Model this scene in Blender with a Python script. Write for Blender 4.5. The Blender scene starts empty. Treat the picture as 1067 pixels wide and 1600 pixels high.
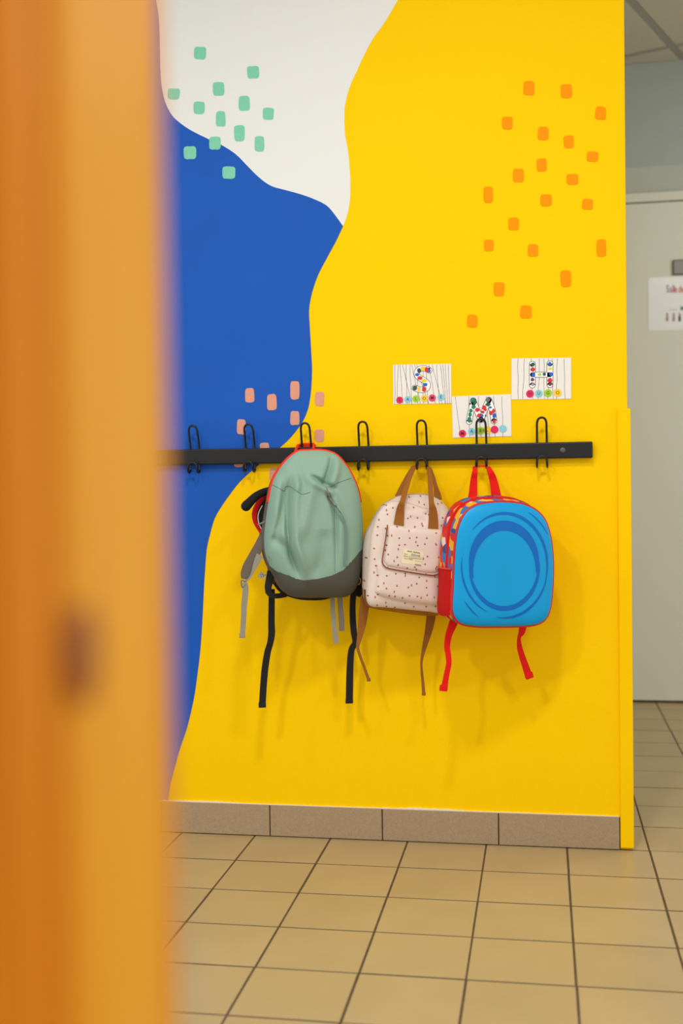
import bpy, bmesh, math, random
import numpy as np
from mathutils import Vector, Matrix

random.seed(7); np.random.seed(7)
scene = bpy.context.scene
COL = scene.collection

# ------------------------------------------------------------------ camera
F_PX = 1800.12
CAM = np.array([1.1461, -2.9088, 0.9195])
YAW, PIT, ROL = -0.1721, -0.0256, -0.0144
def cam_axes():
    cy, sy, cp, sp = math.cos(YAW), math.sin(YAW), math.cos(PIT), math.sin(PIT)
    f = np.array([sy*cp, cy*cp, sp]); r = np.array([cy, -sy, 0.0]); u = np.cross(r, f)
    c, s = math.cos(ROL), math.sin(ROL)
    return c*r + s*u, -s*r + c*u, f
RGT, UPV, FWD = cam_axes()
cd = bpy.data.cameras.new('camera'); cam = bpy.data.objects.new('camera', cd); COL.objects.link(cam)
cd.sensor_fit = 'VERTICAL'; cd.sensor_height = 36.0; cd.lens = F_PX/1600*36.0
cd.dof.use_dof = True; cd.dof.focus_distance = 2.80; cd.dof.aperture_fstop = 2.4
cd.clip_start = 0.02
M = Matrix.Identity(4)
for i in range(3):
    M[i][0], M[i][1], M[i][2], M[i][3] = RGT[i], UPV[i], -FWD[i], CAM[i]
cam.matrix_world = M
scene.camera = cam

# ------------------------------------------------------------------ world and exposure
w = bpy.data.worlds.new('world'); scene.world = w; w.use_nodes = True
bg = w.node_tree.nodes['Background']
bg.inputs[0].default_value = (0.965, 0.985, 1.0, 1); bg.inputs[1].default_value = 0.86
scene.view_settings.view_transform = 'Standard'; scene.view_settings.look = 'None'
scene.view_settings.gamma = 1.0; scene.view_settings.use_curve_mapping = False
scene.view_settings.exposure = 0.26
LAMPS = [  # ceiling downlights: x, y, watts
    (0.95, -1.50, 16.0),
    (-0.06, -2.40, 20.0),
    (2.20, -2.35, 13.0),
    (-0.95, -1.50, 5.0),
    (2.60, 0.95, 7.0),  # added fill lamp out of view, brightens the corridor, door and sign
]

# ------------------------------------------------------------------ helpers
def lin(c):
    o = []
    for v in c[:3]:
        v /= 255.0
        o.append(v/12.92 if v <= 0.04045 else ((v+0.055)/1.055)**2.4)
    return tuple(o) + (1.0,)

MATS = {}
def mat(name, rgb, rough=0.6, metal=0.0, var=None, bump=None, rnd=0.0, spec=0.5, emit=None, coord='Object', sheen=0.0, aniso=None):
    """principled material; var=(scale, amount) colour mottling, bump=(scale, strength), rnd = per-object value jitter"""
    if name in MATS: return MATS[name]
    m = bpy.data.materials.new(name); m.use_nodes = True; nt = m.node_tree; N = nt.nodes; L = nt.links
    b = N['Principled BSDF']; b.inputs['Roughness'].default_value = rough; b.inputs['Metallic'].default_value = metal
    b.inputs['Specular IOR Level'].default_value = spec
    if sheen: b.inputs['Sheen Weight'].default_value = sheen
    b.inputs['Base Color'].default_value = lin(rgb)
    tc = N.new('ShaderNodeTexCoord')
    out = None
    if var or rnd:
        base = N.new('ShaderNodeHueSaturation'); base.inputs['Color'].default_value = lin(rgb)
        val = None
        if var:
            n = N.new('ShaderNodeTexNoise'); n.inputs['Scale'].default_value = var[0]; n.inputs['Detail'].default_value = 5
            src = N.new('ShaderNodeNewGeometry').outputs['Position'] if coord == 'Position' else tc.outputs[coord]
            if aniso:
                mp = N.new('ShaderNodeMapping'); mp.inputs['Scale'].default_value = aniso
                L.new(src, mp.inputs[0]); src = mp.outputs[0]
            L.new(src, n.inputs['Vector'])
            mr = N.new('ShaderNodeMapRange'); mr.inputs['From Min'].default_value = 0.25; mr.inputs['From Max'].default_value = 0.75
            mr.inputs['To Min'].default_value = 1-var[1]; mr.inputs['To Max'].default_value = 1+var[1]
            L.new(n.outputs[0], mr.inputs[0]); val = mr.outputs[0]
        if rnd:
            oi = N.new('ShaderNodeObjectInfo'); mr2 = N.new('ShaderNodeMapRange')
            mr2.inputs['To Min'].default_value = 1-rnd; mr2.inputs['To Max'].default_value = 1+rnd
            L.new(oi.outputs['Random'], mr2.inputs[0])
            if val:
                mu = N.new('ShaderNodeMath'); mu.operation = 'MULTIPLY'; L.new(val, mu.inputs[0]); L.new(mr2.outputs[0], mu.inputs[1]); val = mu.outputs[0]
            else: val = mr2.outputs[0]
        L.new(val, base.inputs['Value']); L.new(base.outputs[0], b.inputs['Base Color'])
    if bump:
        n2 = N.new('ShaderNodeTexNoise'); n2.inputs['Scale'].default_value = bump[0]; n2.inputs['Detail'].default_value = 4
        L.new(N.new('ShaderNodeNewGeometry').outputs['Position'] if coord == 'Position' else tc.outputs[coord], n2.inputs['Vector'])
        bp = N.new('ShaderNodeBump'); bp.inputs['Strength'].default_value = bump[1]; bp.inputs['Distance'].default_value = 0.002
        L.new(n2.outputs[0], bp.inputs['Height']); L.new(bp.outputs[0], b.inputs['Normal'])
    if emit:
        b.inputs['Emission Color'].default_value = lin(emit[0]); b.inputs['Emission Strength'].default_value = emit[1]
    MATS[name] = m
    return m

def mk(name, V, Fc, material, parent=None, smooth=True, auto=None):
    me = bpy.data.meshes.new(name); me.from_pydata([tuple(map(float, v)) for v in V], [], [tuple(int(i) for i in f) for f in Fc])
    bm = bmesh.new(); bm.from_mesh(me); bmesh.ops.recalc_face_normals(bm, faces=bm.faces); bm.to_mesh(me); bm.free()
    me.materials.append(material)
    me.polygons.foreach_set('use_smooth', [smooth]*len(me.polygons))
    if smooth and auto:
        me.set_sharp_from_angle(angle=math.radians(auto))
    o = bpy.data.objects.new(name, me); COL.objects.link(o)
    if parent: o.parent = parent
    return o

def tag(o, label=None, cat=None, group=None, kind=None):
    if label: o['label'] = label
    if cat: o['category'] = cat
    if group: o['group'] = group
    if kind: o['kind'] = kind
    return o

def empty(name, loc, rz=0.0):
    o = bpy.data.objects.new(name, None); COL.objects.link(o); o.location = loc; o.rotation_euler = (0, 0, rz)
    o.empty_display_size = 0.05
    return o

def box_vf(x0, x1, y0, y1, z0, z1, bev=0.0):
    if bev <= 0:
        V = [(x, y, z) for z in (z0, z1) for y in (y0, y1) for x in (x0, x1)]
        return V, [(0,2,3,1),(4,5,7,6),(0,1,5,4),(2,6,7,3),(0,4,6,2),(1,3,7,5)]
    bm = bmesh.new(); bmesh.ops.create_cube(bm, size=1.0)
    for v in bm.verts:
        v.co = Vector(((x0+x1)/2+v.co.x*(x1-x0), (y0+y1)/2+v.co.y*(y1-y0), (z0+z1)/2+v.co.z*(z1-z0)))
    bmesh.ops.bevel(bm, geom=list(bm.edges), offset=bev, segments=2, affect='EDGES', profile=0.5)
    bm.verts.ensure_lookup_table(); V = [tuple(v.co) for v in bm.verts]; Fc = [[v.index for v in f.verts] for f in bm.faces]; bm.free()
    return V, Fc
def box(name, x0, x1, y0, y1, z0, z1, material, parent=None, bev=0.0):
    V, Fc = box_vf(x0, x1, y0, y1, z0, z1, bev)
    return mk(name, V, Fc, material, parent, smooth=False)

def catmull(P, n=8, closed=False):
    P = np.array(P, float); m = len(P); out = []
    rng = range(m) if closed else range(m-1)
    for i in rng:
        if closed: p0, p1, p2, p3 = P[(i-1) % m], P[i], P[(i+1) % m], P[(i+2) % m]
        else: p0, p1, p2, p3 = P[max(i-1, 0)], P[i], P[i+1], P[min(i+2, m-1)]
        for k in range(n):
            t = k/n
            out.append(0.5*((2*p1)+(-p0+p2)*t+(2*p0-5*p1+4*p2-p3)*t*t+(-p0+3*p1-3*p2+p3)*t**3))
    if not closed: out.append(P[-1])
    return np.array(out)

def tube(name, P, r, material, parent=None, seg=8, n=6, closed=False, smooth_path=True, radii=None):
    P = np.array(P, float)
    if radii is not None:
        Q = np.column_stack([P, radii]); Q = catmull(Q, n, closed); P, rad = Q[:, :3], Q[:, 3]
    else:
        if smooth_path: P = catmull(P, n, closed)
        rad = np.full(len(P), r)
    m = len(P); V = []; Fc = []
    T = np.zeros_like(P)
    for i in range(m):
        a = P[(i-1) % m] if (closed or i > 0) else P[i]; b = P[(i+1) % m] if (closed or i < m-1) else P[i]
        T[i] = (b-a)/max(np.linalg.norm(b-a), 1e-9)
    ref = np.array([0, 0, 1.0]) if abs(T[0][2]) < 0.9 else np.array([0, 1.0, 0])
    U = np.cross(T[0], ref); U /= np.linalg.norm(U)
    for i in range(m):
        U = U-T[i]*np.dot(U, T[i]); U /= np.linalg.norm(U); W = np.cross(T[i], U)
        for k in range(seg):
            a = 2*math.pi*k/seg
            V.append(P[i]+rad[i]*(math.cos(a)*U+math.sin(a)*W))
    for i in range(m if closed else m-1):
        for k in range(seg):
            a = i*seg+k; b = i*seg+(k+1) % seg; c = ((i+1) % m)*seg+(k+1) % seg; d = ((i+1) % m)*seg+k
            Fc.append((a, b, c, d))
    if not closed:
        for i, s in ((0, -1), (m-1, 1)):
            V.append(P[i]+T[i]*s*rad[i]*0.6); ci = len(V)-1
            for k in range(seg):
                Fc.append((i*seg+k, i*seg+(k+1) % seg, ci))
    return mk(name, V, Fc, material, parent, True, auto=60)

def ribbon(name, P, widths, W, thick, material, parent=None, n=6, twist=None):
    """webbing: rectangle section swept along P; W = width direction (vector)"""
    P = np.array(P, float); tw = np.zeros(len(P)) if twist is None else np.radians(np.array(twist, float))
    Q = catmull(np.column_stack([P, np.array(widths, float), tw]), n)
    P, wd, tw = Q[:, :3], Q[:, 3], Q[:, 4]; m = len(P); V = []; Fc = []
    W = np.array(W, float)
    for i in range(m):
        a = P[max(i-1, 0)]; b = P[min(i+1, m-1)]; T = (b-a)/max(np.linalg.norm(b-a), 1e-9)
        w1 = W-T*np.dot(W, T); w1 /= max(np.linalg.norm(w1), 1e-9); nn = np.cross(T, w1)
        w2 = math.cos(tw[i])*w1+math.sin(tw[i])*nn; n2 = np.cross(T, w2)
        for sx, sy in ((-1, -1), (1, -1), (1, 1), (-1, 1)):
            V.append(P[i]+w2*sx*wd[i]/2+n2*sy*thick/2)
    for i in range(m-1):
        for k in range(4):
            Fc.append((i*4+k, i*4+(k+1) % 4, (i+1)*4+(k+1) % 4, (i+1)*4+k))
    Fc.append((0, 1, 2, 3)); Fc.append(tuple((m-1)*4+k for k in (3, 2, 1, 0)))
    return mk(name, V, Fc, material, parent, True, auto=40)

class Frame:
    """local frame on the wall: x right, y into the wall, z up; lp() puts a photo position on the plane local y = d"""
    def __init__(s, o, yaw=0.0):
        s.o = np.array(o, float); c, n = math.cos(yaw), math.sin(yaw); s.yaw = yaw
        s.X = np.array([c, n, 0]); s.Y = np.array([-n, c, 0]); s.Z = np.array([0, 0, 1.0])
    def loc(s, P):
        d = np.array(P, float)-s.o; return np.array([d@s.X, d@s.Y, d@s.Z])
    def lp(s, px, py, d=0.0):
        D = FWD*F_PX+RGT*(px-533.5)-UPV*(py-800); c = s.loc(CAM); v = np.array([D@s.X, D@s.Y, D@s.Z])
        return c+v*((d-c[1])/v[1])
    def path(s, pts):                      # (px, py, depth)
        return [s.lp(*p) for p in pts]
WF = Frame((0, 0, 0))
def zoomed(pts, ox, oy, sc): return [((p[0]/sc+ox), (p[1]/sc+oy)) + tuple(p[2:]) for p in pts]
PXM = 0.00158                               # metres per photo pixel near the bags

def flat_poly(pts_xz, y, thick=0.0006):
    """thin flat plate in the xz plane from an outline (fan about the centroid)"""
    P = np.array(pts_xz, float); n = len(P); c = P.mean(0)
    V = [(p[0], y, p[1]) for p in P]+[(p[0], y+thick, p[1]) for p in P]+[(c[0], y, c[1])]
    Fc = [(i, (i+1) % n, 2*n) for i in range(n)]+[(i, (i+1) % n, n+(i+1) % n, n+i) for i in range(n)]
    return V, Fc
def ngon_plate(name, pts_xz, y, thick, material, parent=None):
    from mathutils.geometry import tessellate_polygon
    P = [tuple(p) for p in pts_xz]; n = len(P)
    tris = tessellate_polygon([[Vector((p[0], p[1], 0)) for p in P]])
    V = [(p[0], y, p[1]) for p in P]+[(p[0], y+thick, p[1]) for p in P]
    Fc = [tuple(t) for t in tris]+[(i, (i+1) % n, n+(i+1) % n, n+i) for i in range(n)]
    return mk(name, V, Fc, material, parent, False)

# ------------------------------------------------------------------ materials of the setting
m_yellow = mat('yellow wall paint', (255, 206, 0), 0.6, bump=(260, 0.25), var=(3.5, 0.012), spec=0.06)
m_blue = mat('blue wall paint', (30, 90, 186), 0.6, bump=(260, 0.25), var=(6, 0.05), spec=0.12)
m_white = mat('white wall paint', (230, 232, 230), 0.6, bump=(260, 0.2), spec=0.15)
m_mint = mat('mint paint', (128, 206, 176), 0.6, var=(120, 0.05), spec=0.1)
m_orange = mat('orange paint', (255, 152, 6), 0.6, var=(120, 0.04), spec=0.06)
m_pink = mat('salmon paint', (222, 156, 132), 0.6, var=(120, 0.05), spec=0.1)
m_caulk = mat('white caulk', (236, 228, 205), 0.7)
m_tile = mat('beige floor tile', (180, 157, 112), 0.33, var=(7, 0.05), rnd=0.035, bump=(420, 0.06), coord='Position', spec=0.35)
m_grout = mat('dark grout', (88, 70, 44), 0.9, var=(25, 0.3), coord='Position')
m_base = mat('speckled skirting tile', (166, 143, 114), 0.55, var=(330, 0.16), rnd=0.03, spec=0.25)
m_door = mat('grey beige door', (226, 229, 216), 0.5, var=(2, 0.01), spec=0.3)
m_far = mat('grey wall paint', (176, 188, 184), 0.7)
m_far2 = mat('light grey wall paint', (190, 197, 188), 0.7)
m_ceil = mat('ceiling panel', (196, 190, 170), 0.9, var=(80, 0.06))
m_bar = mat('ceiling bar', (158, 156, 146), 0.6)
m_black = mat('black painted steel', (22, 22, 22), 0.42, bump=(150, 0.1), spec=0.35)
m_wire = mat('black coated wire', (16, 15, 14), 0.3)
m_dark = mat('dark gap', (25, 22, 18), 0.9)

# ------------------------------------------------------------------ floor with its tiles
floor = box('floor', -1.6, 3.4, -4.2, 1.96, -0.06, -0.0009, m_grout); tag(floor, kind='structure')
def proj(P):
    d = np.array(P)-CAM; z = d@FWD
    return 533.5+F_PX*(d@RGT)/z, 800-F_PX*(d@UPV)/z, z
PITCH = 0.2; GX = 0.0044; GY = 0.0050
V0, F0 = box_vf(-PITCH/2+GX/2, PITCH/2-GX/2, -PITCH/2+GY/2, PITCH/2-GY/2, -0.008, 0.0, 0.0012)
tile_me = None; restV = []; restF = []
for i in range(-8, 17):
    for j in range(-10, 20):
        cx, cy = (i+0.5)*PITCH, (-j-0.5)*PITCH
        if cy > 1.95 or cx > 3.35 or cx < -1.6 or cy < -4.1: continue
        if cx < 1.3 and cy > 0.01: continue          # under and behind the painted wall
        px, py, z = proj((cx, cy, 0))
        if z > 0.5 and 120 < px < 1190 and py < 1720 and py > 1000:
            if tile_me is None:
                o = mk('tile', V0, F0, m_tile, floor, False); tile_me = o.data
            else:
                o = bpy.data.objects.new('tile', tile_me); COL.objects.link(o); o.parent = floor
            o.location = (cx+random.uniform(-.0006, .0006), cy+random.uniform(-.0008, .0008), random.uniform(-.0004, 0.0))
        else:
            b = len(restV); restV += [(v[0]+cx, v[1]+cy, v[2]) for v in V0]; restF += [[k+b for k in f] for f in F0]
tag(mk('tile_field', restV, restF, m_tile, floor, False), kind='stuff')

# ------------------------------------------------------------------ painted wall with its mural
WX1 = 1.3555
wall = box('wall_back', -1.6, WX1, 0.0, 0.16, 0.0, 2.62, m_yellow, bev=0.003); tag(wall, kind='structure')
def wxz(pts): return [tuple(WF.lp(p[0], p[1], 0.0)[[0, 2]]) for p in pts]
yb = [(621.6,0),(601.8,33.7),(583,60),(570,84),(556.8,112.5),(545.5,138.7),(539,165),(538,187.4),(539,210),(543,232),(546,258.7),(547.4,285),(546.7,311),(543,333.6),(536,353.5)]
yb2 = [(536,353.5),(525,377),(512.5,400),(497,430),(487,460),(483,485),(484,510),(486.8,560),(487.5,581),(485.7,613),(481.5,638),(473.3,658),(460.8,675.7),(450,688),(437.6,699),(407.4,723.8),(393,736),(379,748.7),(368,761),(348.7,787.5),(335.6,810),(328,836),(323,859),(320.6,889),(318.7,919),(316,975),(313,1016),(309,1050),(303,1091),(292.5,1136),(281,1170),(273.7,1196),(267,1221),(263.6,1240),(262.5,1249)]
wb = [(243.7,0),(247.4,22.5),(249,45),(249.7,75),(250.4,105),(252,131),(256.8,155.6),(264,172.4),(273.7,185.6),(296.2,202.4),(326,217.4),(348.7,228),(369.3,241.8),(386,258.7),(405,277.4),(423.7,290.5),(446,297),(472.4,304.4),(495,313),(511.8,322.4),(525,338),(536,353.5)]
cw = catmull(wxz(wb), 6); cy1 = catmull(wxz(yb), 6); cy2 = catmull(wxz(yb2), 6)
white = [(0.10, 2.6), ] + [tuple(p) for p in cw] + [tuple(p) for p in cy1[::-1][1:]] + [(0.98, 2.30), (1.10, 2.45), (1.15, 2.6)]
ngon_plate('mural_white_field', white, -0.0006, 0.0012, m_white, wall)
blue = [(-1.58, 2.6), (0.10, 2.6)] + [tuple(p) for p in cw] + [tuple(p) for p in cy2[1:]] + [(cy2[-1][0], 0.083), (-1.58, 0.083)]
ngon_plate('mural_blue_field', blue, -0.0006, 0.0012, m_blue, wall)

def dab(cx, cy, wpx, hpx, material, k):
    """a square brush dab with ragged ends"""
    rr = random.Random(k); P = []; tilt = rr.uniform(-0.08, 0.08); sk = rr.uniform(-0.06, 0.06)
    for a in range(36):
        t = 2*math.pi*a/36; e = 2/4.5
        x = math.copysign(abs(math.cos(t))**e, math.cos(t)); z = math.copysign(abs(math.sin(t))**e, math.sin(t))
        x *= 1+sk*z
        rag = 0.035 if abs(z) > 0.85 else 0.012
        z *= 1+rr.uniform(-rag, rag); x *= 1+rr.uniform(-0.015, 0.015)
        x, z = x+tilt*z*0.8, z-tilt*x*0.6
        P.append((cx+x*wpx/2, cy-z*hpx/2))
    xz = wxz(P); V, Fc = flat_poly(xz, -0.0013, 0.0010)
    c = np.mean(np.array(V), 0); V = [np.array(v)-c for v in V]
    o = mk('paint_dab', V, Fc, material, wall, False); o.location = c
mint = [(194,222,50,52),(415,302,50,52),(84,392,50,46),(271,371,48,56),(378,431,46,62),(190,450,46,52),(478,475,46,50),(280,496,40,64),(358,556,44,68),(441,600,40,64),(256,597,48,54),(152,637,52,54),(314,720,54,52)]
for k, (x, y, a, b) in enumerate(mint): dab(240+x/2.6675, y/2.6675, a/2.6675, b/2.6675, m_mint, k)
orang = [(481,144,66,84),(704,162,68,82),(908,293,64,78),(352,352,64,76),(566,414,64,80),(718,464,60,76),(860,552,68,60),(557,602,60,78),(418,664,64,82),(740,688,70,64),(239,779,56,96),(583,812,68,70),(830,835,64,64),(390,952,64,74),(242,1080,58,68),(505,1110,62,74),(912,1096,58,102),(701,1278,64,98),(303,1341,64,82),(463,1476,68,78),(144,1531,62,76)]
for k, (x, y, a, b) in enumerate(orang): dab(700+x/3.811, 100+y/3.811, a/3.811, b/3.811, m_orange, 50+k)
pinks = [(422,162,40,62),(519,192,42,70),(620,140,40,80),(728,178,40,62),(620,262,40,62),(385,300,38,66),(728,339,40,54),(487,398,40,56),(373,446,42,62),(527,508,38,52)]
for k, (x, y, a, b) in enumerate(pinks): dab(240+x/2.808, 560+y/2.808, a/2.808, b/2.808, m_pink, 90+k)

# skirting tiles, caulk line above them, corner guard
base = box('baseboard_back', -1.6, 1.329, -0.003, 0.001, 0.0, 0.0815, m_grout); tag(base, kind='structure')
xs = [-1.5+0.2966*0, ] ; edges = [1.0313-0.2953*k for k in range(9)][::-1]+[1.329]
for a, b in zip(edges[:-1], edges[1:]):
    box('skirting_tile', a+0.0016, b-0.0016, -0.0075, -0.001, 0.002, 0.0825, m_base, base, 0.0012)
rr = random.Random(3); top = []; bot = []
for k in range(240):
    x = -0.2+k*(1.328+0.2)/239
    h = 0.0008+0.0022*max(0, math.sin(x*9.1)+0.5*math.sin(x*23+1)+rr.uniform(-.7, .7))
    top.append((x, 0.0823+h+rr.uniform(0, .0007))); bot.append((x, 0.0815))
V = [(p[0], -0.0040, p[1]) for p in top]+[(p[0], -0.0040, p[1]) for p in bot]+[(p[0], 0.0, p[1]) for p in top]; n = len(top)
Fc = [(i, i+1, n+i+1, n+i) for i in range(n-1)]+[(i, i+1, 2*n+i+1, 2*n+i) for i in range(n-1)]
mk('caulk_line', V, Fc, m_caulk, base, False)
guard = box('trim_1', 1.3305, 1.3625, -0.009, 0.05, 0.006, 1.0905, m_yellow, bev=0.0025); tag(guard, kind='structure')

# ------------------------------------------------------------------ far wall with the door
YF = 1.952
far = box('wall_far', -1.6, 3.4, YF, YF+0.12, 0.0, 2.62, m_far); tag(far, kind='structure')
box('wall_band', 1.0, 2.6, YF-0.003, YF+0.01, 2.0745, 2.185, m_far2, far)
frame_d = empty('trim_2', (1.8, YF, 0)); tag(frame_d, kind='structure')
fx0, fx1 = 1.40-1.8, 2.34-1.8
box('header', fx0-0.04, fx1+0.04, -0.022, 0.002, 2.0385, 2.0745, m_door, frame_d, 0.002)
box('jamb', fx0-0.04, fx0-0.002, -0.022, 0.002, 0.0, 2.0385, m_door, frame_d, 0.002)
box('jamb', fx1+0.002, fx1+0.04, -0.022, 0.002, 0.0, 2.0385, m_door, frame_d, 0.002)
box('gap', fx0-0.002, fx1+0.002, -0.002, 0.002, 0.0005, 2.0385, m_dark, frame_d)
door = empty('door_1', (1.8, YF, 0)); tag(door, kind='structure')
box('leaf', fx0+0.001, fx1-0.001, -0.018, -0.003, 0.009, 2.0335, m_door, door, 0.002)
m_alu = mat('grey metal', (150, 152, 146), 0.45, metal=0.4); m_plate_rim = mat('dark metal rim', (98, 98, 90), 0.5, metal=0.3)
pl = box('door_plate', -0.1235, 0.02, -0.026, -0.017, 1.737, 1.798, m_plate_rim, door, 0.002)
box('plate_face', -0.119, 0.0155, -0.0275, -0.0255, 1.7415, 1.7935, m_alu, pl, 0.0008)

# ------------------------------------------------------------------ ceiling with panels
ZC = 2.604
ceil = box('ceiling', -1.6, 3.4, -4.2, 1.95, ZC, ZC+0.06, m_bar); tag(ceil, kind='structure')
ang = math.radians(-22.0)                        # the panel grid runs askew to the walls
ux, uy = np.array([math.cos(ang), math.sin(ang)]), np.array([-math.sin(ang), math.cos(ang)])
org = np.array([1.6645, 1.7885])
lamp_xy = [(l[0], l[1]) for l in LAMPS]
for i in range(-9, 6):
    for j in range(-11, 4):
        c = org+ux*(i+0.5)*0.6+uy*(j+0.5)*0.6
        if not (-2.0 < c[0] < 3.8 and -4.6 < c[1] < 2.35): continue
        bm = bmesh.new(); h = 0.3-0.018
        V, Fc = box_vf(-h, h, -h, h, -0.003, 0.002)
        vs = [bm.verts.new((c[0]+ux[0]*v[0]+uy[0]*v[1], c[1]+ux[1]*v[0]+uy[1]*v[1], ZC+v[2])) for v in V]
        for f in Fc: bm.faces.new([vs[k] for k in f])
        for pco, pno in (((0, 1.949, 0), (0, 1, 0)), ((0, -4.19, 0), (0, -1, 0)), ((3.39, 0, 0), (1, 0, 0)), ((-1.59, 0, 0), (-1, 0, 0))):
            bmesh.ops.bisect_plane(bm, geom=bm.verts[:]+bm.edges[:]+bm.faces[:], plane_co=pco, plane_no=pno, clear_outer=True)
        if len(bm.faces) < 4: bm.free(); continue
        bm.verts.index_update(); V = [tuple(v.co) for v in bm.verts]; Fc = [[v.index for v in f.verts] for f in bm.faces]; bm.free()
        mk('ceiling_panel', V, Fc, m_ceil, ceil, False)

# ceiling downlights (out of the picture, they throw the soft double shadows; the corridor one is added fill)
m_lens = mat('lamp lens', (255, 250, 240), 0.5, emit=((255, 246, 230), 4.0)); m_ring = mat('white lamp ring', (235, 235, 230), 0.4)
lamp_labels = ['round ceiling downlight nearest above the coat hooks', 'round ceiling downlight above the wooden post',
               'round ceiling downlight at the corridor side', 'round ceiling downlight farthest to the left above the blue paint',
               'added round fill downlight in the corridor, brightening the grey door']
for k, (x, y, wat) in enumerate(LAMPS):
    root = empty('ceiling_downlight', (x, y, ZC-0.004)); tag(root, lamp_labels[k], 'ceiling lamp', 'ceiling downlights')
    n = 32; V = []; Fc = []
    for (r, z) in ((0.125, 0.0), (0.125, -0.012), (0.118, -0.016), (0.106, -0.014), (0.104, -0.004)):
        V += [(r*math.cos(2*math.pi*a/n), r*math.sin(2*math.pi*a/n), z) for a in range(n)]
    for q in range(4): Fc += [(q*n+a, q*n+(a+1) % n, (q+1)*n+(a+1) % n, (q+1)*n+a) for a in range(n)]
    mk('ring', V, Fc, m_ring, root, True, auto=40)
    V = [(0.104*math.cos(2*math.pi*a/n), 0.104*math.sin(2*math.pi*a/n), -0.004) for a in range(n)]
    mk('lens', V, [tuple(range(n))], m_lens, root, False)
    ld = bpy.data.lights.new('downlight_lamp', 'AREA'); ld.shape = 'DISK'; ld.size = 0.20; ld.energy = wat; ld.color = (1.0, 0.975, 0.935)
    lo = bpy.data.objects.new('downlight_lamp', ld); COL.objects.link(lo); lo.parent = root; lo.location = (0, 0, -0.018)

# ------------------------------------------------------------------ coat rail and its wire hooks
HX = [0.2573+0.14847*k for k in range(7)]
rail_root = empty('coat_rail', (0.6, 0, 0.971)); tag(rail_root, 'long black coat rail screwed across the painted wall', 'coat rail')
box('bar', -0.42-0.6, 1.2705-0.6, -0.020, 0.0, 0.0, 0.0402, m_black, rail_root, 0.003)
def screw(px):
    p = WF.lp(px, 703.5, -0.020); V = []; Fc = []; n = 20
    for r, y in ((0.0075, 0.0), (0.0072, -0.0012), (0.006, -0.0024), (0.0035, -0.0032), (0.0, -0.0034)):
        V += [(p[0]-0.6+r*math.cos(2*math.pi*a/n), -0.020+y, p[2]-0.971+r*math.sin(2*math.pi*a/n)) for a in range(n)]
    for q in range(4): Fc += [(q*n+a, q*n+(a+1) % n, (q+1)*n+(a+1) % n, (q+1)*n+a) for a in range(n)]
    mk('screw_head', V, Fc, mat('worn screw', (92, 88, 84), 0.35, metal=0.5), rail_root, True)
screw(879)
hook_lab = ['leftmost visible wire hook, next to the blurred wooden post', 'second wire hook from the left, on blue paint',
            'wire hook that carries the green backpack', 'empty wire hook between green and cream backpacks',
            'wire hook that carries the cream dotted backpack', 'wire hook in front of the letter M card',
            'rightmost wire hook, empty, under the letter H card']
for k, hx in enumerate(HX):
    root = empty('double_coat_hook', (hx, -0.012, 0.99)); tag(root, 'black double '+hook_lab[k], 'coat hook', 'wire hooks on the coat rail')
    s = 0.0119; z0 = 1.006-0.99
    up = [(-s, 0, z0), (-s, -0.001, z0+0.012), (-s*0.98, -0.010, z0+0.040), (-s*0.93, -0.0152, z0+0.055), (-s*0.62, -0.0180, z0+0.0632),
          (0, -0.0188, z0+0.0660), (s*0.62, -0.0180, z0+0.0632), (s*0.93, -0.0152, z0+0.055), (s*0.98, -0.010, z0+0.040), (s, -0.001, z0+0.012), (s, 0, z0)]
    tube('upper_loop', up, 0.0028, m_wire, root, 10, 5)
    b0 = 0.971-0.99
    half = [(s*1.02, 0, b0+0.006), (s*1.03, 0, b0-0.009), (s*1.04, -0.0035, b0-0.0165), (s*1.05, -0.0120, b0-0.0205), (s*1.05, -0.0205, b0-0.0165),
            (s*1.04, -0.0245, b0-0.0090), (s*0.90, -0.0255, b0-0.0010), (s*0.50, -0.0262, b0+0.0042), (0, -0.0264, b0+0.0058)]
    lo = half+[(-p[0], p[1], p[2]) for p in half[::-1][1:]]
    tube('lower_hook', lo, 0.0028, m_wire, root, 10, 5)

# ------------------------------------------------------------------ text helper
def text_vf(txt, size, shear=0.0, bold=0.0):
    cu = bpy.data.curves.new('t', 'FONT'); cu.body = txt; cu.size = size; cu.align_x = 'CENTER'; cu.align_y = 'CENTER'
    cu.shear = shear; cu.offset = bold; cu.resolution_u = 3
    o = bpy.data.objects.new('t', cu); COL.objects.link(o)
    dg = bpy.context.evaluated_depsgraph_get(); me = bpy.data.meshes.new_from_object(o.evaluated_get(dg))
    V = [tuple(v.co) for v in me.vertices]; Fc = [tuple(p.vertices) for p in me.polygons]
    bpy.data.objects.remove(o); bpy.data.curves.remove(cu); bpy.data.meshes.remove(me)
    return V, Fc
def text_at(name, txt, size, pos, material, parent, rot=0.0, y=0.0, shear=0.0, bold=0.0, sx=1.0):
    V, Fc = text_vf(txt, size, shear, bold); c, s = math.cos(rot), math.sin(rot)
    V = [(pos[0]+c*v[0]*sx-s*v[1], y, pos[1]+s*v[0]*sx+c*v[1]) for v in V]
    return mk(name, V, Fc, material, parent, False)

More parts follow.
